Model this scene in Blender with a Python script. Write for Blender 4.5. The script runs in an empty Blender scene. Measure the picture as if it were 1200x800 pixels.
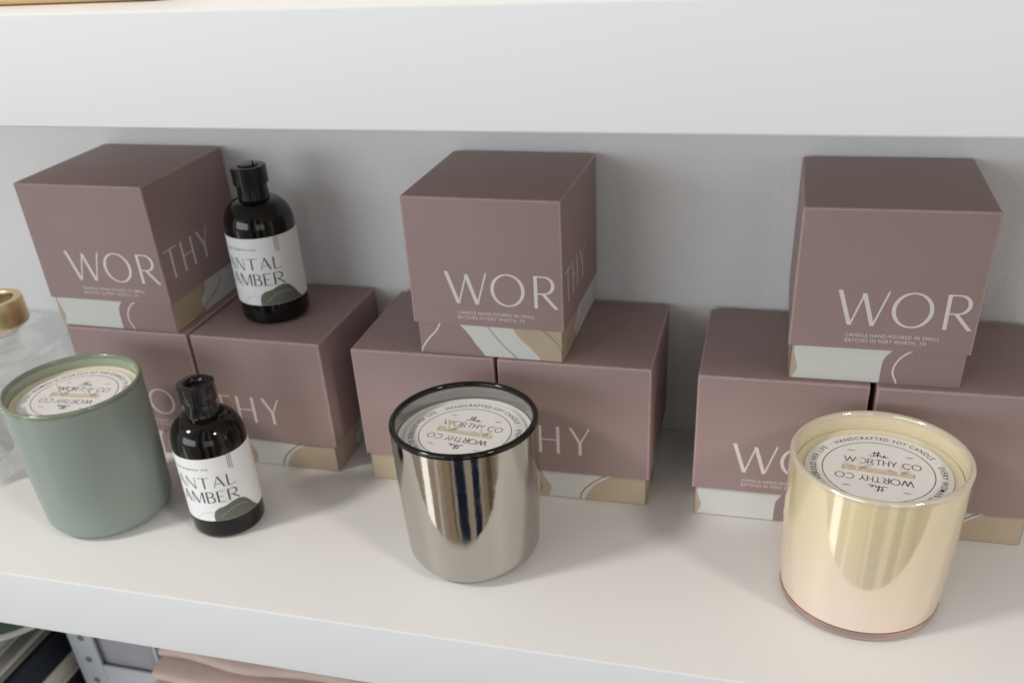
import bpy, bmesh, math, random
from mathutils import Vector, Matrix, noise
random.seed(7)
PI = math.pi
S = bpy.context.scene
COL = S.collection

# ------------------------------------------------------------------ materials
def srgb(r, g, b):
    f = lambda c: (c/255/12.92) if c/255 <= .04045 else ((c/255+.055)/1.055)**2.4
    return (f(r), f(g), f(b))

def mat(name, col, rough=.5, metal=0., spec=.5, coat=0., bump=None, var=None, trans=0., ior=1.45, **kw):
    """bump=(scale,strength[,detail]); var=(scale,amount) multiplies colour by a soft noise"""
    m = bpy.data.materials.new(name); m.use_nodes = True
    nt = m.node_tree; b = nt.nodes['Principled BSDF']
    b.inputs['Base Color'].default_value = (*col, 1)
    b.inputs['Roughness'].default_value = rough
    b.inputs['Metallic'].default_value = metal
    b.inputs['Specular IOR Level'].default_value = spec
    b.inputs['Coat Weight'].default_value = coat
    b.inputs['Coat Roughness'].default_value = .05
    b.inputs['Transmission Weight'].default_value = trans
    b.inputs['IOR'].default_value = ior
    for k, v in kw.items():
        b.inputs[k.replace('_', ' ')].default_value = v
    tc = nt.nodes.new('ShaderNodeTexCoord')
    if var:
        n = nt.nodes.new('ShaderNodeTexNoise'); n.inputs['Scale'].default_value = var[0]; n.inputs['Detail'].default_value = 5
        r = nt.nodes.new('ShaderNodeMapRange'); r.inputs['To Min'].default_value = 1-var[1]; r.inputs['To Max'].default_value = 1+var[1]
        x = nt.nodes.new('ShaderNodeMix'); x.data_type = 'RGBA'; x.blend_type = 'MULTIPLY'; x.inputs['Factor'].default_value = 1
        x.inputs[6].default_value = (*col, 1)
        nt.links.new(tc.outputs['Object'], n.inputs['Vector']); nt.links.new(n.outputs['Fac'], r.inputs['Value'])
        nt.links.new(r.outputs['Result'], x.inputs[7]); nt.links.new(x.outputs[2], b.inputs['Base Color'])
        rr = nt.nodes.new('ShaderNodeMapRange'); rr.inputs['To Min'].default_value = max(0, rough-.06); rr.inputs['To Max'].default_value = rough+.06
        nt.links.new(n.outputs['Fac'], rr.inputs['Value']); nt.links.new(rr.outputs['Result'], b.inputs['Roughness'])
    if bump:
        n = nt.nodes.new('ShaderNodeTexNoise'); n.inputs['Scale'].default_value = bump[0]; n.inputs['Detail'].default_value = bump[2] if len(bump) > 2 else 3
        u = nt.nodes.new('ShaderNodeBump'); u.inputs['Strength'].default_value = bump[1]; u.inputs['Distance'].default_value = .002
        nt.links.new(tc.outputs['Object'], n.inputs['Vector']); nt.links.new(n.outputs['Fac'], u.inputs['Height'])
        nt.links.new(u.outputs['Normal'], b.inputs['Normal'])
    return m

M = {}
M['wall'] = mat('wall_paint', (.81, .812, .81), .6, bump=(210, .30, 5), var=(9, .02))
M['shelf'] = mat('shelf_laminate', (.795, .788, .778), .42, spec=.4, bump=(500, .02), var=(14, .012))
M['fascia'] = mat('fascia_cool_light', (.71, .73, .75), .5, spec=.4, bump=(220, .03), var=(7, .012))  # cool daylight falling on the shelf fronts is painted into this colour
M['mauve'] = mat('mauve_card', (.352, .250, .240), .46, spec=.32, bump=(1500, .10, 3), var=(26, .05))
M['mauve_edge'] = mat('mauve_card_worn_edge', (.47, .335, .325), .55, spec=.3, var=(160, .22))
M['letter'] = mat('pale_foil', (.78, .72, .69), .4)
M['pat_white'] = mat('print_white', (.70, .70, .66), .5, var=(60, .03))
M['pat_tan'] = mat('print_tan', (.52, .42, .30), .5, var=(60, .04))
M['pat_dark'] = mat('print_line', (.20, .17, .16), .5)
M['ink'] = mat('black_ink', (.03, .03, .032), .5)
M['ink_grey'] = mat('grey_ink', (.16, .17, .17), .5)
M['paper'] = mat('white_paper', (.84, .83, .83), .6, bump=(700, .04), var=(40, .02))
M['label'] = mat('label_paper', (.83, .83, .84), .5, bump=(600, .03))
M['sage'] = mat('print_sage', (.13, .14, .11), .5)
M['sage_line'] = mat('print_sage_line', (.42, .45, .40), .5)
M['wax'] = mat('soy_wax', (.78, .70, .54), .45, Subsurface_Weight=.3, Subsurface_Scale=.004)
M['wax_white'] = mat('white_soy_wax', (.74, .74, .70), .42, Subsurface_Weight=.3, Subsurface_Scale=.004)
M['wick'] = mat('wick_cotton', (.80, .72, .60), .8, bump=(900, .4))
M['slot'] = mat('wooden_wick_strip', (.66, .57, .43), .6)
M['chrome'] = mat('gunmetal_mirror_glass', (.50, .475, .435), .045, 1., bump=(55, .09, 4))
M['chrome_in'] = mat('gunmetal_inside', (.36, .36, .34), .22, .75)
M['black_rim'] = mat('dark_glass_rim', (.008, .008, .008), .06)
M['green'] = mat('frosted_sage_glass', (.265, .315, .28), .36, spec=.45, bump=(1200, .03), Subsurface_Weight=.15, Subsurface_Scale=.006)
M['green_in'] = mat('sage_glass_inside', (.33, .37, .29), .22, spec=.6)
M['green_rim'] = mat('sage_glass_rim', (.20, .235, .17), .12, coat=.5)
M['pearl'] = mat('pearl_glass', (.80, .66, .43), .07, .36, spec=.8, coat=.5, bump=(30, .03, 2), Thin_Film_Thickness=430., Thin_Film_IOR=1.5)
M['pearl_in'] = mat('pearl_inside', (.78, .68, .47), .28, .0, spec=.6)
M['pearl_rim'] = mat('pearl_rim_glass', (.72, .64, .50), .06, .2, spec=.8, coat=1.)
M['pearl_foot'] = mat('pearl_glass_foot', (.30, .22, .20), .06, .55, spec=.8, coat=.6, Thin_Film_Thickness=330., Thin_Film_IOR=1.6)
M['amber'] = mat('dark_amber_glass', (.006, .0045, .004), .04)
M['cap'] = mat('black_cap', (.010, .010, .011), .10, spec=.5)
M['cap_hole'] = mat('cap_recess', (.004, .004, .004), .5)
M['film'] = mat('shrink_film_black', (.010, .010, .012), .06, coat=.5, bump=(260, .35, 2))
M['glass'] = mat('clear_glass', (.98, .985, .98), .05, trans=1., ior=1.45)
M['gold'] = mat('brushed_gold', (.80, .62, .34), .34, 1.)
M['wood'] = mat('pale_wood', (.62, .42, .20), .5, bump=(60, .1))
M['navy'] = mat('navy_cloth_cover', (.012, .018, .032), .6, bump=(800, .2))
M['bookgrey'] = mat('grey_cover', (.30, .30, .30), .5)
M['bookwhite'] = mat('off_white_cover', (.62, .63, .61), .5)
M['pages'] = mat('page_edges', (.66, .64, .56), .8, bump=(400, .3))
M['dkgreen'] = mat('dark_green_glaze', (.025, .075, .045), .25)
M['whiteglaze'] = mat('white_glaze', (.75, .76, .74), .3)
M['bluegrey'] = mat('blue_grey_plastic', (.56, .60, .65), .4)
M['hole'] = mat('hole_dark', (.17, .19, .22), .8)
M['lavender'] = mat('lavender_cloth', (.40, .39, .44), .85, bump=(500, .4))
M['blush'] = mat('blush_knit', (.72, .57, .51), .9, bump=(900, .25, 4), var=(50, .05))

def pearl_nodes(m, base, tint_c, tint_e, f0, f1, rough):
    nt = m.node_tree; b = nt.nodes['Principled BSDF']; out = nt.nodes['Material Output']
    b.inputs['Base Color'].default_value = (*base, 1); b.inputs['Metallic'].default_value = 0; b.inputs['Coat Weight'].default_value = .3
    b.inputs['Thin Film Thickness'].default_value = 0
    g = nt.nodes.new('ShaderNodeBsdfGlossy'); g.inputs['Roughness'].default_value = rough
    lw = nt.nodes.new('ShaderNodeLayerWeight'); lw.inputs['Blend'].default_value = .5
    r = nt.nodes.new('ShaderNodeValToRGB'); e = r.color_ramp.elements
    e[0].position = .12; e[0].color = (*tint_c, 1); e[1].position = .75; e[1].color = (*tint_e, 1)
    q = r.color_ramp.elements.new(.4); q.color = tuple((a+c)/2*k for a, c, k in zip(tint_c, tint_e, (1.05, .98, .92)))+(1,)
    mr = nt.nodes.new('ShaderNodeMapRange'); mr.inputs['To Min'].default_value = f0; mr.inputs['To Max'].default_value = f1
    mx = nt.nodes.new('ShaderNodeMixShader')
    nt.links.new(lw.outputs['Facing'], r.inputs['Fac']); nt.links.new(r.outputs['Color'], g.inputs['Color'])
    nt.links.new(lw.outputs['Facing'], mr.inputs['Value']); nt.links.new(mr.outputs['Result'], mx.inputs['Fac'])
    nt.links.new(b.outputs[0], mx.inputs[1]); nt.links.new(g.outputs[0], mx.inputs[2]); nt.links.new(mx.outputs[0], out.inputs['Surface'])
    for l in b.inputs['Normal'].links: nt.links.new(l.from_socket, g.inputs['Normal'])
def smudge(m, lo, hi, scale):
    nt = m.node_tree; b = nt.nodes['Principled BSDF']
    tc = nt.nodes.new('ShaderNodeTexCoord'); n = nt.nodes.new('ShaderNodeTexNoise'); n.inputs['Scale'].default_value = scale; n.inputs['Detail'].default_value = 8; n.inputs['Roughness'].default_value = .65
    r = nt.nodes.new('ShaderNodeMapRange'); r.inputs['From Min'].default_value = .38; r.inputs['From Max'].default_value = .68; r.inputs['To Min'].default_value = lo; r.inputs['To Max'].default_value = hi
    nt.links.new(tc.outputs['Object'], n.inputs['Vector']); nt.links.new(n.outputs['Fac'], r.inputs['Value']); nt.links.new(r.outputs['Result'], b.inputs['Roughness'])
smudge(M['chrome'], .05, .19, 42); smudge(M['amber'], .03, .12, 70); smudge(M['cap'], .08, .22, 120)
pearl_nodes(M['pearl'], (.74, .64, .42), (1., .87, .84), (1., .88, .70), .17, .50, .09)
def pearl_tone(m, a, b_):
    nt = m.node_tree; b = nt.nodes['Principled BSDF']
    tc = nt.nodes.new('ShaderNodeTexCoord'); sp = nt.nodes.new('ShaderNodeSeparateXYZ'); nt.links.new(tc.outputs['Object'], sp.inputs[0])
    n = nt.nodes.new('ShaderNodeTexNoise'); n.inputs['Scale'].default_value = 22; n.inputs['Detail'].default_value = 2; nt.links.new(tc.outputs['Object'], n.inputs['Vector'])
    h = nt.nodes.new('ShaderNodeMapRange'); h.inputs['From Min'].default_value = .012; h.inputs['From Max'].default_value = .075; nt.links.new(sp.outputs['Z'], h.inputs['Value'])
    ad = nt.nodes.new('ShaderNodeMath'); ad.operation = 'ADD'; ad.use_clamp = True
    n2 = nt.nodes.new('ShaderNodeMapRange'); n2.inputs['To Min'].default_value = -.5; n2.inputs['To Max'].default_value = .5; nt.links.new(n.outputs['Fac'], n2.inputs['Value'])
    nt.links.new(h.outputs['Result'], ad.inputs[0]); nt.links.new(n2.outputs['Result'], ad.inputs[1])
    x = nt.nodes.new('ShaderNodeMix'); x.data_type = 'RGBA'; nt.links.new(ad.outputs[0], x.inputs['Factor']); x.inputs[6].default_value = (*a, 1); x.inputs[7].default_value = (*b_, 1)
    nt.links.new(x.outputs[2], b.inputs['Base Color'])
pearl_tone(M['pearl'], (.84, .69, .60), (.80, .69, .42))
pearl_nodes(M['pearl_foot'], (.12, .085, .085), (.60, .46, .55), (.95, .72, .50), .35, .75, .06)

# thin-walled clear glass: part of the light passes straight through
nt = M['glass'].node_tree
tr = nt.nodes.new('ShaderNodeBsdfTransparent'); tr.inputs['Color'].default_value = (.97, .975, .97, 1)
mx = nt.nodes.new('ShaderNodeMixShader'); mx.inputs['Fac'].default_value = .5
nt.links.new(nt.nodes['Principled BSDF'].outputs[0], mx.inputs[1]); nt.links.new(tr.outputs[0], mx.inputs[2])
nt.links.new(mx.outputs[0], nt.nodes['Material Output'].inputs['Surface'])

# wood grain
nt = M['wood'].node_tree
w = nt.nodes.new('ShaderNodeTexWave'); w.inputs['Scale'].default_value = 9; w.inputs['Distortion'].default_value = 6; w.bands_direction = 'Y'
cr = nt.nodes.new('ShaderNodeValToRGB'); cr.color_ramp.elements[0].color = (.55, .36, .17, 1); cr.color_ramp.elements[1].color = (.68, .48, .25, 1)
tcw = nt.nodes.new('ShaderNodeTexCoord')
nt.links.new(tcw.outputs['Object'], w.inputs['Vector'])
nt.links.new(w.outputs['Fac'], cr.inputs['Fac']); nt.links.new(cr.outputs['Color'], nt.nodes['Principled BSDF'].inputs['Base Color'])

# ------------------------------------------------------------------ helpers
def obj(name, bm, mats, parent=None, smooth=False, sharp=35):
    me = bpy.data.meshes.new(name)
    bmesh.ops.recalc_face_normals(bm, faces=bm.faces) if smooth else None
    bm.to_mesh(me); bm.free()
    for m in (mats if isinstance(mats, (list, tuple)) else [mats]):
        me.materials.append(m)
    o = bpy.data.objects.new(name, me); COL.objects.link(o)
    if smooth:
        me.shade_smooth()
        me.set_sharp_from_angle(angle=math.radians(sharp))
    if parent: o.parent = parent
    return o

def tag(o, label=None, cat=None, group=None, kind=None):
    if label: o['label'] = label
    if cat: o['category'] = cat
    if group: o['group'] = group
    if kind: o['kind'] = kind
    return o

def thing(name, loc, rz=0):
    o = bpy.data.objects.new(name, None); o.empty_display_size = .02
    o.location = loc; o.rotation_euler = (0, 0, rz); COL.objects.link(o); return o

def add_box(bm, x0, x1, y0, y1, z0, z1, bev=0, seg=2, mi=0):
    vs = [bm.verts.new((x, y, z)) for x in (x0, x1) for y in (y0, y1) for z in (z0, z1)]
    fs = [bm.faces.new([vs[i] for i in f]) for f in ((0, 1, 3, 2), (4, 6, 7, 5), (0, 4, 5, 1), (2, 3, 7, 6), (0, 2, 6, 4), (1, 5, 7, 3))]
    for f in fs: f.material_index = mi
    if bev:
        es = list({e for f in fs for e in f.edges})
        bmesh.ops.bevel(bm, geom=es, offset=bev, segments=seg, profile=.6, affect='EDGES')

def lathe(bm, prof, seg=96, mi=0, cx=0, cy=0, closed=False):
    """prof: list of (r,z) or (r,z,matindex for the band that starts here)"""
    rings = []
    for p in prof:
        r, z = p[0], p[1]
        if r < 1e-6: rings.append([bm.verts.new((cx, cy, z))])
        else: rings.append([bm.verts.new((cx+r*math.cos(2*PI*k/seg), cy+r*math.sin(2*PI*k/seg), z)) for k in range(seg)])
    for i in range(len(prof)-1):
        a, b = rings[i], rings[i+1]; m = prof[i][2] if len(prof[i]) > 2 else mi
        for k in range(seg):
            k2 = (k+1) % seg
            if len(a) == 1 and len(b) == 1: continue
            if len(a) == 1: f = bm.faces.new((a[0], b[k2], b[k]))
            elif len(b) == 1: f = bm.faces.new((a[k], a[k2], b[0]))
            else: f = bm.faces.new((a[k], a[k2], b[k2], b[k]))
            f.material_index = m

def arc(cx, cz, r, a0, a1, n=8, m=None):
    out = []
    for i in range(n+1):
        a = math.radians(a0+(a1-a0)*i/n)
        p = (cx+r*math.cos(a), cz+r*math.sin(a))
        out.append(p if m is None else (*p, m))
    return out

# ---- flat printing: polygons in 2-D (x,y) placed by a mapping to 3-D
class Print:
    def __init__(s): s.bm = bmesh.new(); s.n = 0
    def poly(s, pts, f, lay=0., mi=0):
        s.n += 1
        off = lay + (s.n % 40)*4e-6
        vs = [s.bm.verts.new(f(x, y, off)) for x, y in pts]
        fc = s.bm.faces.new(vs); fc.material_index = mi
    def ribbon(s, pts, ws, f, lay=0., mi=0, closed=False):
        n = len(pts); L = []; R_ = []
        for i in range(n):
            if closed: a, b = pts[i-1], pts[(i+1) % n]
            else: a, b = pts[max(0, i-1)], pts[min(n-1, i+1)]
            dx, dy = b[0]-a[0], b[1]-a[1]; d = math.hypot(dx, dy) or 1
            w_ = (ws[i] if isinstance(ws, list) else ws)/2
            nx, ny = -dy/d*w_, dx/d*w_
            L.append((pts[i][0]+nx, pts[i][1]+ny)); R_.append((pts[i][0]-nx, pts[i][1]-ny))
        s.n += 1; off = lay+(s.n % 40)*4e-6
        lv = [s.bm.verts.new(f(*p, off)) for p in L]; rv = [s.bm.verts.new(f(*p, off)) for p in R_]
        for i in range(n if closed else n-1):
            j = (i+1) % n
            fc = s.bm.faces.new((lv[i], rv[i], rv[j], lv[j])); fc.material_index = mi
    def slant(s, x0, y0, x1, y1, w, f, lay=0., mi=0, n=5):
        """straight stroke cut level at both ends, horizontal width w"""
        s.n += 1; off = lay+(s.n % 40)*4e-6
        pr = None
        for i in range(n+1):
            t = i/n; x = x0+(x1-x0)*t; y = y0+(y1-y0)*t
            c = (s.bm.verts.new(f(x-w/2, y, off)), s.bm.verts.new(f(x+w/2, y, off)))
            if pr:
                fc = s.bm.faces.new((pr[0], pr[1], c[1], c[0])); fc.material_index = mi
            pr = c
    def bar(s, x0, x1, y, h, f, lay=0., mi=0, n=6):
        s.ribbon([(x0+(x1-x0)*i/n, y) for i in range(n+1)], h, f, lay, mi)

def fix_up(bm, outward):
    pass

def letter(P, ch, x, y, h, f, lay=0, mi=0, thick=.10, thin=.042, wide=1.):
    """draws one capital with its left at x, baseline y, cap height h; returns its advance width"""
    K, N = thick*h, thin*h
    sx = lambda a: x+a*h*wide
    sy = lambda b: y+b*h
    def sl(a, b, c, d, w): P.slant(sx(a), sy(b), sx(c), sy(d), w, f, lay, mi)
    def bar(a, c, b): P.bar(sx(a), sx(c), sy(b), N, f, lay, mi)
    def el(cx, cy, rx, ry, a0, a1, k=K, n=N, closed=False, m=40):
        pts, ws = [], []
        for i in range(m if closed else m+1):
            a = math.radians(a0+(a1-a0)*i/m)
            pts.append((sx(cx)+rx*h*wide*math.cos(a), sy(cy)+ry*h*math.sin(a))); ws.append(n+(k-n)*abs(math.cos(a))**1.4)
        P.ribbon(pts, ws, f, lay, mi, closed)
    if ch == 'W':
        sl(.05, 1, .38, 0, K*1.12); sl(.39, 0, .68, .93, N*1.3); sl(.67, .93, .965, 0, K*1.12); sl(.975, 0, 1.29, 1, N*1.3); return 1.33*wide
    if ch == 'O':
        el(.515, .5, .47, .485, 0, 360, closed=True, m=64); return 1.03*wide
    if ch == 'R':
        sl(.05, 0, .05, 1, K); bar(.05, .30, .978); bar(.05, .30, .46)
        el(.30, .72, .27, .258, 90, -90, K*.95); sl(.27, .46, .665, 0, K*1.15); return .73*wide
    if ch == 'C':
        el(.5, .5, .46, .485, 48, 312); return .88*wide
    if ch == 'T':
        bar(0, .72, .978); sl(.36, 0, .36, .97, K); return .72*wide
    if ch == 'H':
        sl(.05, 0, .05, 1, K); sl(.63, 0, .63, 1, K); bar(.05, .63, .50); return .68*wide
    if ch == 'Y':
        sl(.04, 1, .35, .44, K); sl(.64, 1, .36, .44, N*1.3); sl(.352, 0, .352, .46, K); return .68*wide
    if ch == 'S':
        pts, ws = [], []
        for i in range(25):
            a = math.radians(25+245*i/24); pts.append((sx(.27)+.21*h*wide*math.cos(a), sy(.74)+.245*h*math.sin(a)))
        for i in range(1, 25):
            a = math.radians(90-245*i/24); pts.append((sx(.27)+.23*h*wide*math.cos(a), sy(.26)+.245*h*math.sin(a)))
        n = len(pts)
        ws = [N+(K-N)*math.exp(-((i/n-.5)/.2)**2) for i in range(n)]
        P.ribbon(pts, ws, f, lay, mi); return .52*wide
    if ch == 'A':
        sl(.03, 0, .32, 1, N*1.2); sl(.33, 1, .64, 0, K*1.1); bar(.13, .53, .34); return .67*wide
    if ch == 'N':
        sl(.05, 0, .05, 1, N*1.2); sl(.06, 1, .62, 0, K*1.1); sl(.64, 0, .64, 1, N*1.2); return .69*wide
    if ch == 'L':
        sl(.06, 0, .06, 1, K); bar(.06, .48, .022); sl(.475, 0, .475, .14, N); return .52*wide
    if ch == 'M':
        sl(.05, 0, .05, 1, N*1.2); sl(.08, 1, .42, .02, K*1.1); sl(.42, .02, .76, 1, N*1.2); sl(.78, 0, .78, 1, K); return .83*wide
    if ch == 'B':
        sl(.06, 0, .06, 1, K)
        for b, e in ((.978, .22), (.53, .22), (.022, .24)): bar(.06, e, b)
        el(.22, .755, .22, .225, 90, -90, K*.9); el(.24, .275, .25, .255, 90, -90); return .52*wide
    if ch == 'E':
        sl(.06, 0, .06, 1, K)
        bar(.06, .47, .978); bar(.06, .40, .51); bar(.06, .49, .022); return .52*wide
    return .3

_txt = {}
def text_tris(s, spacing=1.):
    """verts (cap height 1, left 0) and faces of a plain sans string"""
    key = (s, spacing)
    if key in _txt: return _txt[key]
    def mk(t):
        c = bpy.data.curves.new('t', 'FONT'); c.body = t; c.size = 1; c.space_character = spacing; c.resolution_u = 3; c.offset = .006
        o = bpy.data.objects.new('t', c); COL.objects.link(o)
        dg = bpy.context.evaluated_depsgraph_get(); dg.update()
        me = bpy.data.meshes.new_from_object(o.evaluated_get(dg))
        v = [(q.co.x, q.co.y) for q in me.vertices]; fa = [tuple(p.vertices) for p in me.polygons]
        bpy.data.objects.remove(o); bpy.data.curves.remove(c); bpy.data.meshes.remove(me)
        return v, fa
    hv, _ = mk('H'); ch = max(q[1] for q in hv)
    v, fa = mk(s); x0 = min(q[0] for q in v)
    v = [((a-x0)/ch, b/ch) for a, b in v]
    _txt[key] = (v, fa, max(q[0] for q in v))
    return _txt[key]

def text(P, s, f, x, y, h=None, width=None, lay=0, mi=0, spacing=1., align='l', bold=0):
    v, fa, L = text_tris(s, spacing)
    sxx = h if width is None else width/L
    hh = h if h is not None else sxx
    ox = x - (L*sxx if align == 'r' else L*sxx/2 if align == 'c' else 0)
    off = lay
    vs = [P.bm.verts.new(f(ox+a*sxx, y+b*hh, off)) for a, b in v]
    for t in fa:
        try: P.bm.faces.new([vs[i] for i in t]).material_index = mi
        except ValueError: pass

# ------------------------------------------------------------------ setting
WALL_Y = .2535
bm = bmesh.new(); add_box(bm, -2.2, 2.2, WALL_Y, WALL_Y+.1, -1.3, 1.6)
tag(obj('wall', bm, M['wall']), kind='structure')
def shelf(z):
    bm = bmesh.new()
    add_box(bm, -2.0, 2.0, 0, WALL_Y-.0005, z-.0475, z, .0009, 3)
    bm.normal_update()
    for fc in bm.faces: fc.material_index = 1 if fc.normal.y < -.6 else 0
    o = obj('white_shelf', bm, [M['shelf'], M['fascia']], None, True, 60); tag(o, kind='structure')
for z in (0, .333, -.333): shelf(z)

# ------------------------------------------------------------------ candle boxes
W, HL, HB, INS = .1, .0825, .0225, .002
HT = HL+HB
FACES = [  # local frames of the four sides: origin at the left bottom, u direction, outward normal
    ((-1, -1), (1, 0), (0, -1)), ((1, -1), (0, 1), (1, 0)), ((1, 1), (-1, 0), (0, 1)), ((-1, 1), (0, -1), (-1, 0))]
def face_map(k, half, z0):
    (ox, oy), (ux, uy), (nx, ny) = FACES[k]
    return lambda x, y, o: (ox*half+ux*x+nx*o, oy*half+uy*x+ny*o, z0+y)

def lid_bm():
    bm = bmesh.new(); h = W/2; t = .0014
    v = lambda s, z: [bm.verts.new((a*s, b*s, z)) for a, b in ((-1, -1), (1, -1), (1, 1), (-1, 1))]
    b0, t0, b1, t1 = v(h, HB), v(h, HT), v(h-t, HB), v(h-t, HT-t)
    out = [bm.faces.new(t0)]
    bm.faces.new(t1[::-1])
    for i in range(4):
        j = (i+1) % 4
        out.append(bm.faces.new((b0[i], b0[j], t0[j], t0[i])))
        bm.faces.new((b1[j], b1[i], t1[i], t1[j])); bm.faces.new((b0[j], b0[i], b1[i], b1[j]))
    es = [e for e in bm.edges if all(q in t0 for q in e.verts) or any(q in t0 for q in e.verts) and any(q in b0 for q in e.verts)]
    r_ = bmesh.ops.bevel(bm, geom=es, offset=.0012, segments=3, profile=.5, affect='EDGES')
    for fc in r_['faces']:
        if fc.calc_area() < 3e-4: fc.material_index = 1
    return bm
def base_bm():
    bm = bmesh.new(); h = W/2-INS
    add_box(bm, -h, h, -h, h, 0, HT-.003, .0006, 2); return bm

def lettering_bm():
    P = Print(); f = face_map(0, W/2, HB); g = face_map(1, W/2, HB)
    y, h = .0149, .0211
    letter(P, 'W', .0242, y, h, f, .00012, thick=.105); letter(P, 'O', .0540, y, h, f, .00012, thick=.105); letter(P, 'R', .0818, y, h, f, .00012, thick=.105)
    letter(P, 'T', .0058, y, h, g, .00012); letter(P, 'H', .0256, y, h, g, .00012); letter(P, 'Y', .0464, y, h, g, .00012)
    text(P, 'CANDLE HAND-POURED IN SMALL', f, .0311, .0078, .0021, .0505, .00014, spacing=1.15)
    text(P, 'BATCHES IN FORT WORTH, TX', f, .0311, .0045, .0021, .0440, .00014, spacing=1.15)
    return P.bm

def curve(pts, n=14):
    """smooth interpolation through (v,u) control points -> list of (u,v)"""
    out = []
    for i in range(n+1):
        t = i/n
        for k in range(len(pts)-1):
            if pts[k][0] <= t <= pts[k+1][0] or k == len(pts)-2:
                a, b = pts[max(0, k-1)], pts[k]; c, d = pts[k+1], pts[min(len(pts)-1, k+2)]
                s = (t-b[0])/(c[0]-b[0])
                u = .5*(2*b[1]+(c[1]-a[1])*s+(2*a[1]-5*b[1]+4*c[1]-d[1])*s*s+(3*b[1]-a[1]-3*c[1]+d[1])*s**3)
                out.append((u, t)); break
    return out

BW = W-2*INS
def pattern_bm(kinds):
    P = Print()
    for k, kind in enumerate(kinds):
        f0 = face_map(k, W/2-INS, 0)
        m_ = lambda p: (min(max(p[0], .006), .994)*BW, .0006+p[1]*(HB+.004))
        def area(L, R_, lay, mi):
            l = [m_(p) for p in curve(L)]; r = [m_(p) for p in curve(R_)]
            for i in range(len(l)-1):
                if r[i][0]-l[i][0] < 1e-5 and r[i+1][0]-l[i+1][0] < 1e-5: continue
                vs = [P.bm.verts.new(f0(*q, lay)) for q in (l[i], r[i], r[i+1], l[i+1])]
                P.bm.faces.new(vs).material_index = mi
        def line(C_, w, lay, mi):
            P.ribbon([m_(p) for p in curve(C_)], w, f0, lay, mi)
        e0 = [(0, 0), (1, 0)]; e1 = [(0, 1), (1, 1)]
        if kind == 'P':      # tan sliver, white, then mauve with a pale line
            wr = [(0, .535), (.3, .535), (.6, .545), (.85, .60), (1, .68)]
            area(e0, wr, .00008, 0)
            area(e0, [(0, .02), (.25, .045), (.5, .028), (.75, .015), (1, .05)], .00013, 1)
            line([(0, .635), (.25, .605), (.5, .615), (.75, .67), (1, .80)], .0011, .00016, 2)
        elif kind == 'R':    # tan with lines, white, dark line, tan
            area([(0, .1), (1, .28)], e1, .00008, 0)
            area(e0, [(0, .30), (.3, .32), (.6, .27), (1, .24)], .00012, 1)
            line([(0, .22), (.3, .25), (.6, .20), (1, .18)], .0008, .00016, 3)
            area([(0, .565), (.3, .60), (.6, .68), (1, .86)], e1, .00012, 1)
            line([(0, .53), (.25, .55), (.5, .61), (.75, .70), (1, .82)], .0008, .00017, 3)
        elif kind == 'Q':    # mauve with pale arc, white swath, tan
            tl = [(0, .85), (.3, .78), (.55, .71), (.8, .665), (1, .66)]
            area([(0, .46), (.3, .40), (.6, .345), (1, .25)], tl, .00008, 0)
            area(tl, e1, .00008, 1)
            line([(0, .68), (.3, .60), (.6, .53), (1, .46)], .0005, .00016, 3)
            line([(.0, .0), (.35, .06), (.6, .125), (.8, .155), (1, .16)], .0011, .00016, 2)
            line([(.0, 1.0), (.4, .98), (.7, .9), (1, .80)], .0005, .00016, 3)
        elif kind == 'S':    # pale tan then white
            area(e0, e1, .00006, 0)
            area(e0, [(0, .40), (.3, .36), (.6, .45), (1, .42)], .00012, 1)
            line([(0, .30), (.4, .62), (.7, .66), (1, .60)], .0006, .00016, 3)
        elif kind == 'U':    # plain cream tan
            area(e0, e1, .00006, 1)
    return P.bm

PROT = {}
def candle_box(x, y, a, z, lid_turn, kinds, label):
    t = thing('candle_box', (x, y, z), a)
    tag(t, label, 'candle box', 'mauve candle boxes stacked in pyramids')
    if not PROT:
        l = obj('lid', lid_bm(), [M['mauve'], M['mauve_edge']], t, True); PROT['lid'] = l.data
        le = obj('lettering', lettering_bm(), M['letter'], l); PROT['let'] = le.data
        b = obj('base', base_bm(), M['mauve'], t, True); PROT['base'] = b.data
    else:
        l = bpy.data.objects.new('lid', PROT['lid']); COL.objects.link(l); l.parent = t
        le = bpy.data.objects.new('lettering', PROT['let']); COL.objects.link(le); le.parent = l
        b = bpy.data.objects.new('base', PROT['base']); COL.objects.link(b); b.parent = t
    l.rotation_euler = (0, 0, lid_turn+random.uniform(-.007, .007))
    if kinds not in PROT:
        p = obj('printed_pattern', pattern_bm(kinds), [M['pat_white'], M['pat_tan'], M['letter'], M['pat_dark']], b); PROT[kinds] = p.data
    else:
        p = bpy.data.objects.new('printed_pattern', PROT[kinds]); COL.objects.link(p); p.parent = b
    return t
T = -PI/2    # lid turned so that its THY side faces forward
candle_box(-.4494, .2015, -.0105, HT, 0, 'PSQR', 'mauve candle box on top of the left pyramid, above the sage green candle')
candle_box(-.4450, .2010, .0011, 0, 0, 'PSQR', 'mauve bottom box of the left pyramid, partly hidden behind the sage green candle')
candle_box(-.3419, .2005, -.0113, 0, T, 'RSPQ', 'mauve candle box that carries the upper dark bottle on its lid')
candle_box(-.1688, .1985, -.0143, HT, 0, 'QSRP', 'mauve candle box on top of the middle pyramid, above the silver candle')
candle_box(-.2180, .1980, .0060, 0, 0, 'URSP', 'mauve bottom box at the left of the middle pyramid, just left of the silver candle')
candle_box(-.1155, .1980, .0111, 0, T, 'RSPQ', 'mauve bottom box at the right of the middle pyramid, half hidden by the silver candle')
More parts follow.
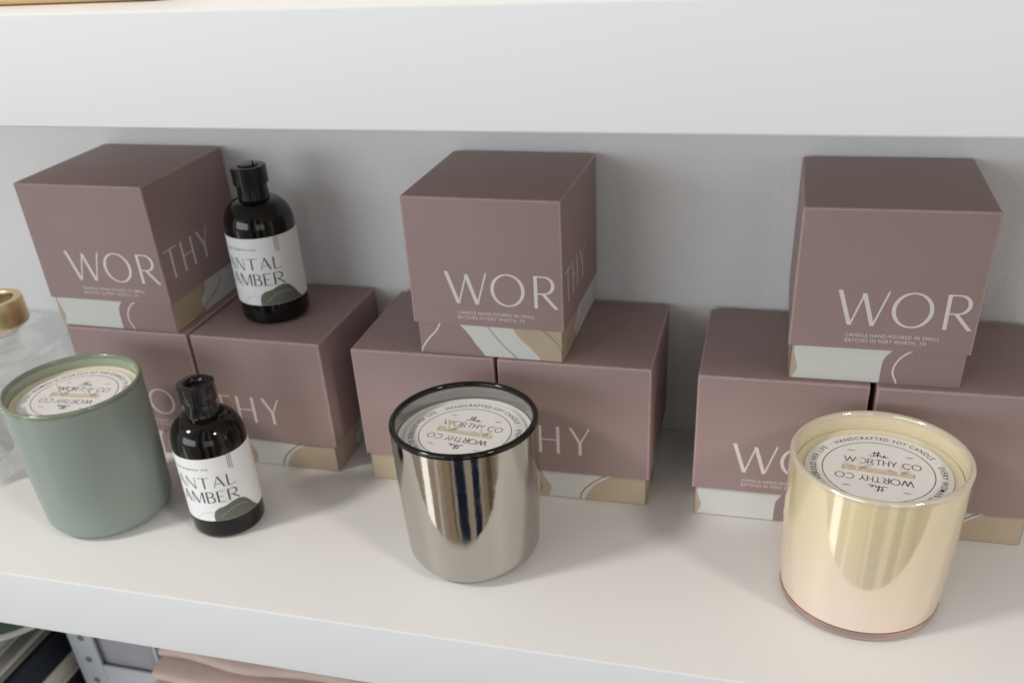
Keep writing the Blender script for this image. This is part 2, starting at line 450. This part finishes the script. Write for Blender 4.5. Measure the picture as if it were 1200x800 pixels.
candle_box(.0639, .2005, .0163, HT, 0, 'PSQR', 'mauve candle box on top of the right pyramid, above the cream pearly candle')
candle_box(.0132, .1968, .0093, 0, 0, 'PSQR', 'mauve bottom box at the left of the right pyramid, just left of the cream candle')
candle_box(.1165, .1975, .0225, 0, T, 'RSPQ', 'mauve bottom box cut by the right edge of the picture, behind the cream candle')

# ------------------------------------------------------------------ jar candles
RING = 'HANDCRAFTED SOY CANDLE  ·  EVERY WOMAN IS WORTHY OF THE CHANCE TO REBUILD HER LIFE  ·  '
def disc_print(R, turn):
    P = Print(); c, s = math.cos(turn), math.sin(turn)
    flat = lambda x, y, o: (c*x-s*y, s*x+c*y, o)
    # text on the ring, clockwise, HANDCRAFTED starting 50 degrees left of the top
    rr = R*.845
    v, fa, L = text_tris(RING.strip(), 1.18)
    tot = 2*PI*.985
    def ring(x, y, o):
        a = PI/2 + math.radians(46) - x
        return flat((rr+y)*math.cos(a), (rr+y)*math.sin(a), o)
    text(P, RING.strip(), ring, 0, 0, R*.082, tot, .00006, spacing=1.18)
    rc = R*.76
    P.ribbon([(rc*math.cos(2*PI*i/90), rc*math.sin(2*PI*i/90)) for i in range(90)], R*.012, flat, .00006, closed=True)
    for sgn in (1, -1):
        g = (lambda q: (lambda x, y, o: flat(q*x, q*y, o)))(sgn)
        hh_ = R*.142; xx = -R*.485
        for chh in 'WORTHY CO':
            if chh == ' ': xx += hh_*.42; continue
            xx += letter(P, chh, xx, R*.155, hh_, g, .00006, 0, .09, .08, .90)*hh_ + hh_*.09
        # flowing script "the"
        k = R*.125; x0, y0 = -R*.14, R*.37
        def scr(pts, w=.012): P.ribbon([(x0+a*k, y0+b*k) for a, b in pts], R*w, g, .00006)
        scr([(0, .25), (.15, .05), (.3, .0), (.45, .2), (.55, .9), (.5, 1.15)]); scr([(.25, .72), (.5, .78), (.8, .82)])
        scr([(.55, .1), (.8, .4), (1.05, 1.0), (1.0, 1.2), (.9, 1.0), (.85, .0)]); scr([(.85, .0), (1.0, .45), (1.18, .5), (1.2, .1), (1.4, .02)])
        scr([(1.4, .05), (1.7, .25), (1.75, .45), (1.6, .5), (1.5, .2), (1.65, .0), (2.1, .15)])
        for q in (-1, 1):
            P.ribbon([(q*R*.40+R*.05*t, R*(.46+.012*math.sin(t*7))) for t in (-1, -.5, 0, .5, 1)], R*.012, g, .00006)
    return P.bm

def jar_candle(x, y, rt, rb, h, zd, rd, style, turn, label):
    t = thing('jar_candle', (x, y, 0)); tag(t, label, 'candle', 'jar candles along the shelf')
    wall_t = .0027 if style == 'green' else .0032
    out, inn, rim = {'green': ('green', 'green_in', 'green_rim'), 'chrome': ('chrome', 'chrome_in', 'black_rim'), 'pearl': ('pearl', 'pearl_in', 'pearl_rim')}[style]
    bm = bmesh.new()
    if style == 'pearl':
        fl, z0 = .004, .0075
        prof = [(rb-.0005+.0, z0)]
    else:
        fl, z0 = (.012 if style == 'green' else .014), 0
        prof = [(0, .0015), (rb-fl-.004, .0012), (rb-fl-.001, .0)] + arc(rb-fl, fl, fl, -90, 0, 10)
    zt = h-.0016
    n = 10
    zs = prof[-1][1]
    for i in range(1, n+1):
        q = i/n; prof.append((rb+(rt-rb)*q + .0006*math.sin(PI*q), zs+(zt-zs)*q))
    ri = rt-wall_t
    prof += [(ri, zt, 1), (ri-.0003, zd-.004, 1)]
    if style == 'pearl': prof = [(0, z0)] + prof
    lathe(bm, prof, 128)
    # the band between outer top and inner top is replaced by the separate rim
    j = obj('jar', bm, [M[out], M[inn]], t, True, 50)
    bm = bmesh.new()
    mid, hw = (rt+ri)/2, (rt-ri)/2+.0002
    lathe(bm, [(mid-hw, zt-.0012)] + [(mid+hw*math.cos(a)*1.0, zt+.0018*math.sin(a)) for a in [PI-PI*i/12 for i in range(13)]] + [(mid+hw, zt-.0012)], 128)
    obj('rim', bm, M[rim], j, True, 80)
    if style == 'pearl':
        bm = bmesh.new()
        lathe(bm, [(0, .0008), (rb-.006, .0008), (rb-.005, 0)] + arc(rb-.0045, .0045, .0045, -90, 0, 8) + [(rb-.0002, z0-.0004), (rb-.0012, z0-.0001), (0, z0-.0001)], 128)
        obj('glass_foot', bm, M['pearl_foot'], j, True, 40)
    bm = bmesh.new()
    zw = zd-.0006
    lathe(bm, [(0, zw-.02), (ri-.0006, zw-.02), (ri-.0006, zw+.0012), (ri-.0018, zw+.0003), (ri-.0035, zw), (0, zw)], 96)
    obj('wax', bm, M['wax_white' if style == 'chrome' else 'wax'], t, True, 40)
    # paper disc with a slot cut out of it
    d = thing_part = None
    sl, sw = .018*rd/.0367, .0027
    bm = bmesh.new(); N_ = 96
    def slot_pt(a):
        cx, sy = math.cos(a), math.sin(a); k = min(sl/abs(cx) if abs(cx) > 1e-6 else 1e9, sw/abs(sy) if abs(sy) > 1e-6 else 1e9)
        return cx*k, sy*k
    corner = math.atan2(sw, sl)
    angs = sorted([2*PI*i/N_ for i in range(N_)] + [corner, PI-corner, PI+corner, 2*PI-corner])
    N_ = len(angs)
    for z, flip in ((.0005, False),):
        o_ = [bm.verts.new((rd*math.cos(a), rd*math.sin(a), z)) for a in angs]; i_ = [bm.verts.new((*slot_pt(a), z)) for a in angs]
        o2 = [bm.verts.new((rd*math.cos(a), rd*math.sin(a), 0)) for a in angs]; i2 = [bm.verts.new((*slot_pt(a), 0)) for a in angs]
        for k in range(N_):
            l = (k+1) % N_
            bm.faces.new((i_[k], o_[k], o_[l], i_[l])); bm.faces.new((o2[k], o2[l], o_[l], o_[k])); bm.faces.new((i2[l], i2[k], i_[k], i_[l]))
    bmesh.ops.rotate(bm, verts=bm.verts, cent=(0, 0, 0), matrix=Matrix.Rotation(turn[0], 3, 'Z'))
    d = obj('paper_disc', bm, M['paper'], t); d.location = (0, 0, zd-.0004)
    p = obj('printed_text', disc_print(rd, turn[0]+turn[1]), M['ink'], d); p.location = (0, 0, .0005)
    # wicks
    for q in (-1, 1):
        bm = bmesh.new(); pts = []
        bx_, by_ = q*.0108*math.cos(turn[0]), q*.0108*math.sin(turn[0])
        lean = (-.0018, .0008) if (style == 'green') else (q*-.0004, .0003)
        hh = (.0085 if q < 0 else .0062)
        ring_prev = None
        for i in range(7):
            s_ = i/6
            c = Vector((bx_+lean[0]*s_*s_, by_+lean[1]*s_, zd-.001+hh*s_)); r = .00105*(1-.15*s_)
            ring = [bm.verts.new(c+Vector((r*math.cos(2*PI*k/10), r*math.sin(2*PI*k/10), 0))) for k in range(10)]
            if ring_prev:
                for k in range(10): bm.faces.new((ring_prev[k], ring_prev[(k+1) % 10], ring[(k+1) % 10], ring[k]))
            ring_prev = ring
        bm.faces.new(ring_prev)
        obj('wick', bm, M['wick'], t, True)
    # strip of wick holder / wax seen in the slot
    bm = bmesh.new(); add_box(bm, -sl*.97, sl*.97, -sw*.5, sw*.5, -.0010, .0001)
    bmesh.ops.rotate(bm, verts=bm.verts, cent=(0, 0, 0), matrix=Matrix.Rotation(turn[0], 3, 'Z'))
    w_ = obj('wick_strip', bm, M['slot'], t); w_.location = (0, 0, zd-.0004)
    return t
R_ = math.radians
jar_candle(-.4374, .0787, .0442, .0424, .1016, .0922, .0362, 'green', (R_(5), PI), 'sage green frosted glass candle standing in front of the left boxes')
jar_candle(-.1675, .0827, .0443, .0418, .1003, .0886, .0367, 'chrome', (R_(-7), 0), 'shiny silver mirrored candle with a black rim, at the middle of the shelf')
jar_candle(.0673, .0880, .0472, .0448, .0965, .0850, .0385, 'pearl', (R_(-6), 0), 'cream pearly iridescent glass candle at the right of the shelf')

# ------------------------------------------------------------------ dark bottles
BR = .0242
def bottle(x, y, z, facing, film, label):
    t = thing('fragrance_bottle', (x, y, z), facing); tag(t, label, 'bottle', 'dark amber bottles with white labels')
    bm = bmesh.new()
    prof = [(0, .0015), (.017, .001), (.0195, 0)] + arc(BR-.0045, .0045, .0045, -90, 0, 6) + [(BR, .012), (BR, .05), (BR, .0665)]
    # round shoulder into the neck
    for i in range(1, 15):
        a = PI/2*i/14; prof.append((.0104+(BR-.0104)*math.cos(a)**.9 if i < 14 else .0104, .0665+.0185*math.sin(a)))
    prof += [(.0098, .0862), (.0098, .0895), (.0099, .0900), (.0099, .0950), (0, .0950)]
    lathe(bm, prof, 96); obj('glass_body', bm, M['amber'], t, True, 30)
    bm = bmesh.new()
    cr = .0114
    lathe(bm, [(0, .0952), (cr, .0952), (cr+.0002, .0958), (cr-.0001, .1050), (cr-.0004, .1060), (cr-.0014, .1067), (.0066, .1067), (.0061, .1062), (.0058, .1030), (0, .1028)], 72)
    c = obj('cap', bm, M['cap'], t, True, 40)
    bm = bmesh.new(); lathe(bm, [(0, .1031), (.0057, .1031), (.0057, .1035), (0, .1035)], 40); obj('cap_recess', bm, M['cap_hole'], c)
    # clear shrink film round cap and neck
    bm = bmesh.new(); prof = []
    for i in range(29):
        q = i/28; zz = .0858+(.1069-.0858)*q
        r = cr+.0005 if zz > .0950 else (.0104 if zz > .0905 else .0108-.0003*((zz-.0858)/.0047))
        prof.append((r, zz))
    prof += [(cr-.0008, .1073), (.0070, .1072)]
    lathe(bm, prof, 72 if film else 180)
    for v in bm.verts:
        n_ = noise.noise(Vector((v.co.x*230, v.co.y*230, v.co.z*130))+Vector((x*90, 0, 0)))*(.0006 if film else .0001)
        d_ = Vector((v.co.x, v.co.y, 0)); d_.normalize() if d_.length else None
        v.co += d_*n_
        if not film and v.co.z > .0950: v.co += d_*(0.00007*math.cos(36*math.atan2(v.co.y, v.co.x)))
    if not film:
        pass
    obj('shrink_seal', bm, M['film'] if film else M['cap'], c, True, 60)
    if not film:
        bm = bmesh.new(); lathe(bm, [(0, .1037), (.0056, .1037), (.0060, .1062), (.0064, .1080), (.0040, .1083), (0, .1082)], 40)
        add_box(bm, .003, .0042, -.002, .002, .1078, .1100, .0004)
        obj('cap_tab', bm, M['cap'], c, True, 40)
    # label: angle 0 is the bottle's front (-y)
    rl = BR+.00018
    z0, z1 = .0157, .0640
    cyl = lambda xx, yy, o: ((rl+o)*math.sin(xx/rl), -(rl+o)*math.cos(xx/rl), yy)
    bm = bmesh.new(); n = 96; a0 = -2.70; a1 = 2.35
    prev = None
    for i in range(n+1):
        a = a0+(a1-a0)*i/n
        q = [bm.verts.new((r*math.sin(a), -r*math.cos(a), zz)) for r, zz in ((BR+.00002, z0), (rl, z0), (rl, z1), (BR+.00002, z1))]
        if prev:
            for k in range(3): bm.faces.new((prev[k], q[k], q[k+1], prev[k+1]))
        prev = q
    la = obj('label', bm, M['label'], t, True, 40)
    P = Print(); L_ = .00008
    deg = lambda d: math.radians(d)*rl
    def word(s, xr, yb, h, gap, wide=1.):
        # right aligned word
        D = Print(); adv = []
        wds = [letter(D, ch, 0, 0, 1., lambda a, b, c_: (a, b, c_), wide=wide) for ch in s]; D.bm.free()
        tot = sum(wds)*h+gap*(len(s)-1); xx = xr-tot
        for ch, w_ in zip(s, wds):
            letter(P, ch, xx, yb, h, cyl, L_, 0, .115, .04, wide); xx += w_*h+gap
    word('SANTAL', deg(22), .0416, .0085, .0016, 1.3)
    word('AMBER', deg(24), .0303, .0087, .0014, 1.25)
    text(P, 'THE WORTHY CO.', cyl, deg(-13), .0556, .00135, .0262, L_, 0, 1.1, 'r')
    for i, d in enumerate((17, 20, 23)):
        P.slant(deg(d), .0640-.00005, deg(d), .0540-.0006*i, .00032, cyl, L_, 0)
    # sage blob at the foot of the label
    blob = [(-22, .0158), (-23, .0195), (-20, .0235), (-13, .0258), (-2, .0268), (10, .0290), (20, .0296), (29, .0282), (37, .0245), (44, .0200), (53, .0158)]
    for i in range(len(blob)-1):
        pa, pb = blob[i], blob[i+1]; m_ = 3
        for k in range(m_):
            u0 = pa[0]+(pb[0]-pa[0])*k/m_; u1 = pa[0]+(pb[0]-pa[0])*(k+1)/m_
            v0 = pa[1]+(pb[1]-pa[1])*k/m_; v1 = pa[1]+(pb[1]-pa[1])*(k+1)/m_
            if abs(u1-u0) < 1e-4: continue
            if u1 < u0: continue
            P.bm.faces.new([P.bm.verts.new(cyl(deg(uu), vv, L_*.7)) for uu, vv in ((u0, .01585), (u1, .01585), (u1, v1), (u0, v0))]).material_index = 1
    P.ribbon([(deg(-14+46*i/20), .0162+.0085*math.sin(PI*(.06+.62*i/20))) for i in range(21)], .0003, cyl, L_*1.6, 2)
    P.ribbon([(deg(-52+30*i/16), .0165+.0065*math.sin(PI*(.05+.6*i/16))) for i in range(17)], .0003, cyl, L_*1.6, 2)
    obj('printed_text', P.bm, [M['ink'], M['sage'], M['sage_line']], la)
    return t
# the label's front looks towards the camera
def face_cam(x, y): return math.atan2(0-x, y+.3734)
bottle(-.3466, .0835, 0, face_cam(-.3466, .0835), True, 'dark bottle in wrinkled cap film standing on the shelf beside the sage green candle')
bottle(-.3463, .1970, HT+.0002, face_cam(-.3463, .1970), False, 'dark bottle standing on a mauve box lid, beside the top box of the left pyramid')
# ------------------------------------------------------------------ clear glass at the left edge
t = thing('glass_decanter', (-.5615, .160, .0004)); tag(t, 'clear glass vessel with a gold collar at the left edge, behind the sage green candle', 'glass bottle')
bm = bmesh.new()
def squarish(prof, seg=64, pw=4.):
    rings = []
    for r, z, sq in prof:
        ring = []
        for k in range(seg):
            a = 2*PI*k/seg; c, s = abs(math.cos(a)), abs(math.sin(a))
            rs = r*((c**pw+s**pw)**(-1/pw)*sq + (1-sq))
            ring.append(bm.verts.new((rs*math.cos(a), rs*math.sin(a), z)))
        if rings:
            p = rings[-1]
            for k in range(seg): bm.faces.new((p[k], p[(k+1) % seg], ring[(k+1) % seg], ring[k]))
        rings.append(ring)
    return rings
rg = squarish([(.030, .0, 1), (.034, .002, 1), (.036, .006, 1), (.044, .072, 1), (.048, .084, 1), (.0475, .089, 1), (.038, .095, .6), (.020, .099, 0), (.017, .103, 0), (.017, .114, 0),
               (.0145, .114, 0), (.0150, .102, 0), (.0365, .0935, .6), (.0462, .084, 1), (.0424, .072, 1), (.0345, .008, 1)])
bm.faces.new(rg[0][::-1]); bm.faces.new(rg[-1])
obj('glass_body', bm, M['glass'], t, True, 30)
bm = bmesh.new()
lathe(bm, [(.0176, .0995), (.0208, .0995), (.0212, .101), (.0212, .117), (.0206, .1185), (.0152, .1185), (.0148, .1175), (.0148, .1145)], 24)
obj('gold_collar', bm, M['gold'], t, True, 50)
t = thing('small_glass_bottle', (-.5640, .1010, .0004)); tag(t, 'small clear thick based glass bottle cut by the left edge, beside the sage green candle', 'glass bottle')
bm = bmesh.new()
rg = squarish([(.019, 0, 1), (.0215, .002, 1), (.0220, .010, 1), (.0205, .016, 1), (.0205, .060, 1), (.018, .066, .7), (.010, .070, 0), (.010, .078, 0),
               (.0075, .078, 0), (.0075, .069, 0), (.0172, .0645, .7), (.0191, .059, 1), (.0191, .017, 1), (.015, .0135, .8)], 48)
bm.faces.new(rg[0][::-1]); bm.faces.new(rg[-1])
obj('glass_body', bm, M['glass'], t, True, 30)
bm = bmesh.new(); lathe(bm, [(0, .0795), (.0104, .0795), (.0108, .0805), (.0108, .089), (.0100, .090), (0, .090)], 32); obj('stopper', bm, M['glass'], t, True, 40)

# ------------------------------------------------------------------ upper shelf: wooden board
t = thing('wooden_board', (-.43, .105, .3331), R_(3.2)); tag(t, 'pale wooden board lying on the upper shelf at the top left corner', 'board')
bm = bmesh.new(); add_box(bm, -.18, .155, -.085, .08, .0, .016, .006, 4)
obj('plank', bm, M['wood'], t, True, 50)

# ------------------------------------------------------------------ lower shelf goods
ZS = -.333
def book(x0, x1, y0, y1, z, th, cover, rz, label):
    t = thing('book', ((x0+x1)/2, (y0+y1)/2, z), R_(rz)); tag(t, label, 'book', 'books stacked on the lower shelf')
    hx, hy = (x1-x0)/2, (y1-y0)/2; c = .0025
    bm = bmesh.new()
    add_box(bm, -hx, hx, -hy, hy, 0, c, .0006); add_box(bm, -hx, hx, -hy, hy, th-c, th, .0006); add_box(bm, -hx, -hx+c, -hy, hy, c+.0001, th-c-.0001)
    obj('cover', bm, M[cover], t)
    bm = bmesh.new(); add_box(bm, -hx+c+.0002, hx-.004, -hy+.004, hy-.004, c+.0002, th-c-.0002); obj('pages', bm, M['pages'], t)
def slab(name, x0, x1, y0, y1, z, th, m, label, cat):
    t = thing(name, ((x0+x1)/2, (y0+y1)/2, z)); tag(t, label, cat)
    bm = bmesh.new(); hx, hy = (x1-x0)/2, (y1-y0)/2
    add_box(bm, -hx, hx, -hy, hy, 0, th-.012, .002); obj('tray', bm, M[m], t)
    bm = bmesh.new(); add_box(bm, -hx-.001, hx+.001, -hy-.001, hy+.001, th-.0118, th, .002); obj('lid', bm, M[m], t)
slab('storage_box', -.83, -.600, .03, .235, ZS+.0002, .080, 'navy', 'navy keepsake box at the bottom of the pile under the white shelf', 'box')
book(-.82, -.600, .03, .235, ZS+.0806, .022, 'pages', 0, 'cream book lying between the two navy boxes under the shelf')
slab('storage_box', -.83, -.600, .032, .235, ZS+.103, .032, 'navy', 'thin navy box under the grey book in the pile below the shelf', 'box')
book(-.82, -.604, .035, .23, ZS+.1354, .012, 'bookgrey', 0, 'grey book lying on the upper navy box below the shelf')
book(-.82, -.615, .035, .225, ZS+.1478, .022, 'bookwhite', 0, 'off-white book at the top of the pile, under the green dish')
t = thing('green_dish', (-.630, .129, ZS+.1701)); tag(t, 'dark green round dish with a white rim on the pile under the shelf', 'dish')
bm = bmesh.new(); lathe(bm, [(0, .001), (.04, 0), (.054, .004), (.068, .012), (.0685, .0135), (.066, .0135), (.054, .008), (0, .006)], 72); obj('bowl', bm, M['dkgreen'], t, True, 40)
bm = bmesh.new(); lathe(bm, [(.0655, .0137), (.0690, .0125), (.0745, .0150), (.075, .0162), (.073, .0170), (.0662, .0150)], 72); obj('rim', bm, M['whiteglaze'], t, True, 60)

t = thing('plastic_basket', (-.531, .180, ZS+.0002)); tag(t, 'pale blue grey plastic basket with small holes, under the shelf between books and blanket', 'basket')
bm = bmesh.new(); hx, hy, hh = .045, .060, .163
add_box(bm, -hx, hx, -hy, hy, 0, .003)
add_box(bm, -hx, -hx+.003, -hy, hy, .0031, hh, .001); add_box(bm, hx-.003, hx, -hy, hy, .0031, hh, .001)
add_box(bm, -hx+.0032, hx-.0032, hy-.003, hy, .0031, hh, .001)
add_box(bm, -hx+.0032, -hx+.026, -hy, -hy+.003, .0031, hh, .001); add_box(bm, -hx+.0262, hx-.0032, -hy, -hy+.003, .0031, hh-.05, .001)
bk = obj('basket_body', bm, M['bluegrey'], t)
bm = bmesh.new()
for i in range(7):
    bmesh.ops.create_cone(bm, cap_ends=True, segments=18, radius1=.0033, radius2=.0033, depth=.0004, matrix=Matrix.Translation((-hx+.0145, -hy-.0003, hh-.018-i*.026)) @ Matrix.Rotation(PI/2, 4, 'X'))
obj('hole_row', bm, M['hole'], bk)
t = thing('lavender_cloth', (-.531+.006, .180, ZS+.0035)); tag(t, 'lavender grey folded cloth inside the plastic basket under the shelf', 'cloth')
bm = bmesh.new(); add_box(bm, -.037, .034, -.0545, .052, 0, .150, .010, 4)
for v in bm.verts: v.co += Vector(noise.noise_vector(v.co*30))*.002
obj('folded_cloth', bm, M['lavender'], t, True, 60)

# folded blanket: rounded layers of one cloth
t = thing('folded_blanket', (-.36, .160, ZS+.0002)); tag(t, 'blush pink ribbed blanket folded in soft layers under the white shelf', 'blanket')
bm = bmesh.new(); nl = 11; lh = .153/nl
for l in range(nl):
    fr = {nl-1: -.046, nl-2: -.060, nl-3: -.074}.get(l, -.088); z = l*lh
    n = 60
    prev = None
    for i in range(n+1):
        xx = -.120+.24*i/n
        ring = []
        for k in range(24):
            a = 2*PI*k/24
            yy, zz = math.copysign(abs(math.cos(a))**.25, math.cos(a)), math.copysign(abs(math.sin(a))**.6, math.sin(a))
            rib = .0007*math.sin(xx*420+l)
            wob = noise.noise(Vector((xx*14, yy*2, l*3)))*.006
            y = (fr+.085)/2 + (.085-fr)/2*yy + wob
            ring.append(bm.verts.new((xx, y, z+lh/2+(lh/2-.0004)*zz*(1+rib*60)+noise.noise(Vector((xx*20, l, yy)))*.0012)))
        if prev:
            for k in range(24): bm.faces.new((prev[k], ring[k], ring[(k+1) % 24], prev[(k+1) % 24]))
        else: bm.faces.new(ring)
        prev = ring
    bm.faces.new(prev[::-1])
obj('cloth_layers', bm, M['blush'], t, True, 80)

# ------------------------------------------------------------------ light
Wd = bpy.data.worlds.new('World'); S.world = Wd; Wd.use_nodes = True
nt = Wd.node_tree; N = nt.nodes; Lk = nt.links
bg = N['Background']
tc = N.new('ShaderNodeTexCoord'); sep = N.new('ShaderNodeSeparateXYZ'); Lk.new(tc.outputs['Generated'], sep.inputs[0])
def math_(op, a, b=None, c=None):
    n = N.new('ShaderNodeMath'); n.operation = op
    for i, v in enumerate((a, b, c)):
        if v is None: continue
        if isinstance(v, (int, float)): n.inputs[i].default_value = v
        else: Lk.new(v, n.inputs[i])
    return n.outputs[0]
ramp = N.new('ShaderNodeValToRGB')
Lk.new(math_('MULTIPLY_ADD', sep.outputs['Z'], .5, .5), ramp.inputs['Fac'])
e = ramp.color_ramp.elements
e[0].position = .0; e[0].color = (.20, .165, .13, 1)
e[1].position = 1.; e[1].color = (.30, .29, .27, 1)
q = e.new(.36); q.color = (.25, .22, .19, 1)
q = e.new(.50); q.color = (.345, .35, .352, 1)
q = e.new(.64); q.color = (.35, .36, .365, 1)
# room seen in the mirrored jar: some uprights and a dark figure of two bands in front of the shelf
nz = N.new('ShaderNodeTexNoise'); nz.inputs['Scale'].default_value = 2.2; nz.inputs['Detail'].default_value = 3
Lk.new(tc.outputs['Generated'], nz.inputs['Vector'])
az = math_('ADD', math_('ARCTAN2', sep.outputs['Y'], sep.outputs['X']), math_('MULTIPLY_ADD', nz.outputs['Fac'], .30, -.15))
def band(deg, half):
    d = math_('ABSOLUTE', math_('SUBTRACT', az, math.radians(deg)))
    return math_('SMOOTH_MIN', math_('MAXIMUM', math_('MULTIPLY', math_('SUBTRACT', math.radians(half), d), 25.), 0.), 1., .01)
def mix(colA, fac, col):
    x = N.new('ShaderNodeMix'); x.data_type = 'RGBA'; Lk.new(fac, x.inputs['Factor']); Lk.new(colA, x.inputs[6]); x.inputs[7].default_value = (*col, 1); return x.outputs[2]
c = ramp.outputs['Color']
c = mix(c, band(-38, 13), (.16, .125, .085))
low = math_('MULTIPLY', math_('GREATER_THAN', sep.outputs['Z'], -.75), math_('LESS_THAN', sep.outputs['Z'], -.15))
c = mix(c, math_('MULTIPLY', band(-141, 7), low), (1.0, .98, .92)); c = mix(c, math_('MULTIPLY', band(-123, 3), low), (.42, .36, .29))
c = mix(c, band(-106, 9), (.20, .15, .10)); c = mix(c, band(-97, 3), (.08, .065, .05)); c = mix(c, band(-38, 5), (.07, .055, .04))
c = mix(c, band(-83.5, 8.6), (.009, .012, .022)); c = mix(c, band(-61, 6.8), (.009, .013, .024))
Lk.new(c, bg.inputs['Color']); bg.inputs['Strength'].default_value = 1.55

def area(name, loc, to, sx, sy, power, col):
    l = bpy.data.lights.new(name, 'AREA'); l.shape = 'RECTANGLE'; l.size = sx; l.size_y = sy; l.energy = power; l.color = col
    o = bpy.data.objects.new(name, l); o.location = loc
    o.rotation_euler = (Vector(to)-Vector(loc)).to_track_quat('-Z', 'Y').to_euler(); COL.objects.link(o); return o
area('window_and_fill_light', (-1.6, -2.25, .50), (-.15, .1, .1), 2.0, .9, 22, (.84, .93, 1.))
area('ceiling_light', (1.45, -.95, 1.50), (0, .1, .05), .28, .28, 11, (1., .94, .86))
area('ceiling_light', (-1.45, -.85, 1.50), (-.2, .1, .05), .28, .28, 17, (1., .95, .88))

area('window_and_fill_light', (1.3, -2.5, .40), (0, .1, .1), 1.4, .9, 4.5, (.88, .95, 1.))  # soft fill lamp added at front right to lift shadows, not a window

# ------------------------------------------------------------------ camera
cam = bpy.data.cameras.new('camera'); co = bpy.data.objects.new('camera', cam); COL.objects.link(co)
f = 1105.863; p_, r_, yw = .5627319, .0623786, -.2897072
cyw, syw, cp, sp = math.cos(yw), math.sin(yw), math.cos(p_), math.sin(p_)
fwd = Vector((syw*cp, cyw*cp, -sp)); rt0 = Vector((cyw, -syw, 0)); dn0 = fwd.cross(rt0)
rt = rt0*math.cos(r_)+dn0*math.sin(r_); dn = dn0*math.cos(r_)-rt0*math.sin(r_)
mw = Matrix(((rt.x, -dn.x, -fwd.x, 0), (rt.y, -dn.y, -fwd.y, -.3734), (rt.z, -dn.z, -fwd.z, .3802), (0, 0, 0, 1)))
co.matrix_world = mw
cam.sensor_width = 36; cam.lens = f/1200*36
cam.shift_x = -5.33/1200; cam.shift_y = 126.7/1200
cam.clip_start = .01; cam.clip_end = 50
cam.dof.use_dof = True; cam.dof.focus_distance = (Vector((-.14, .11, .09))-co.location).dot(fwd) if False else .50; cam.dof.aperture_fstop = 9
S.camera = co

S.view_settings.view_transform = 'Standard'; S.view_settings.look = 'None'; S.view_settings.exposure = .2; S.view_settings.gamma = 1
S.cycles.max_bounces = 10; S.cycles.use_denoising = True
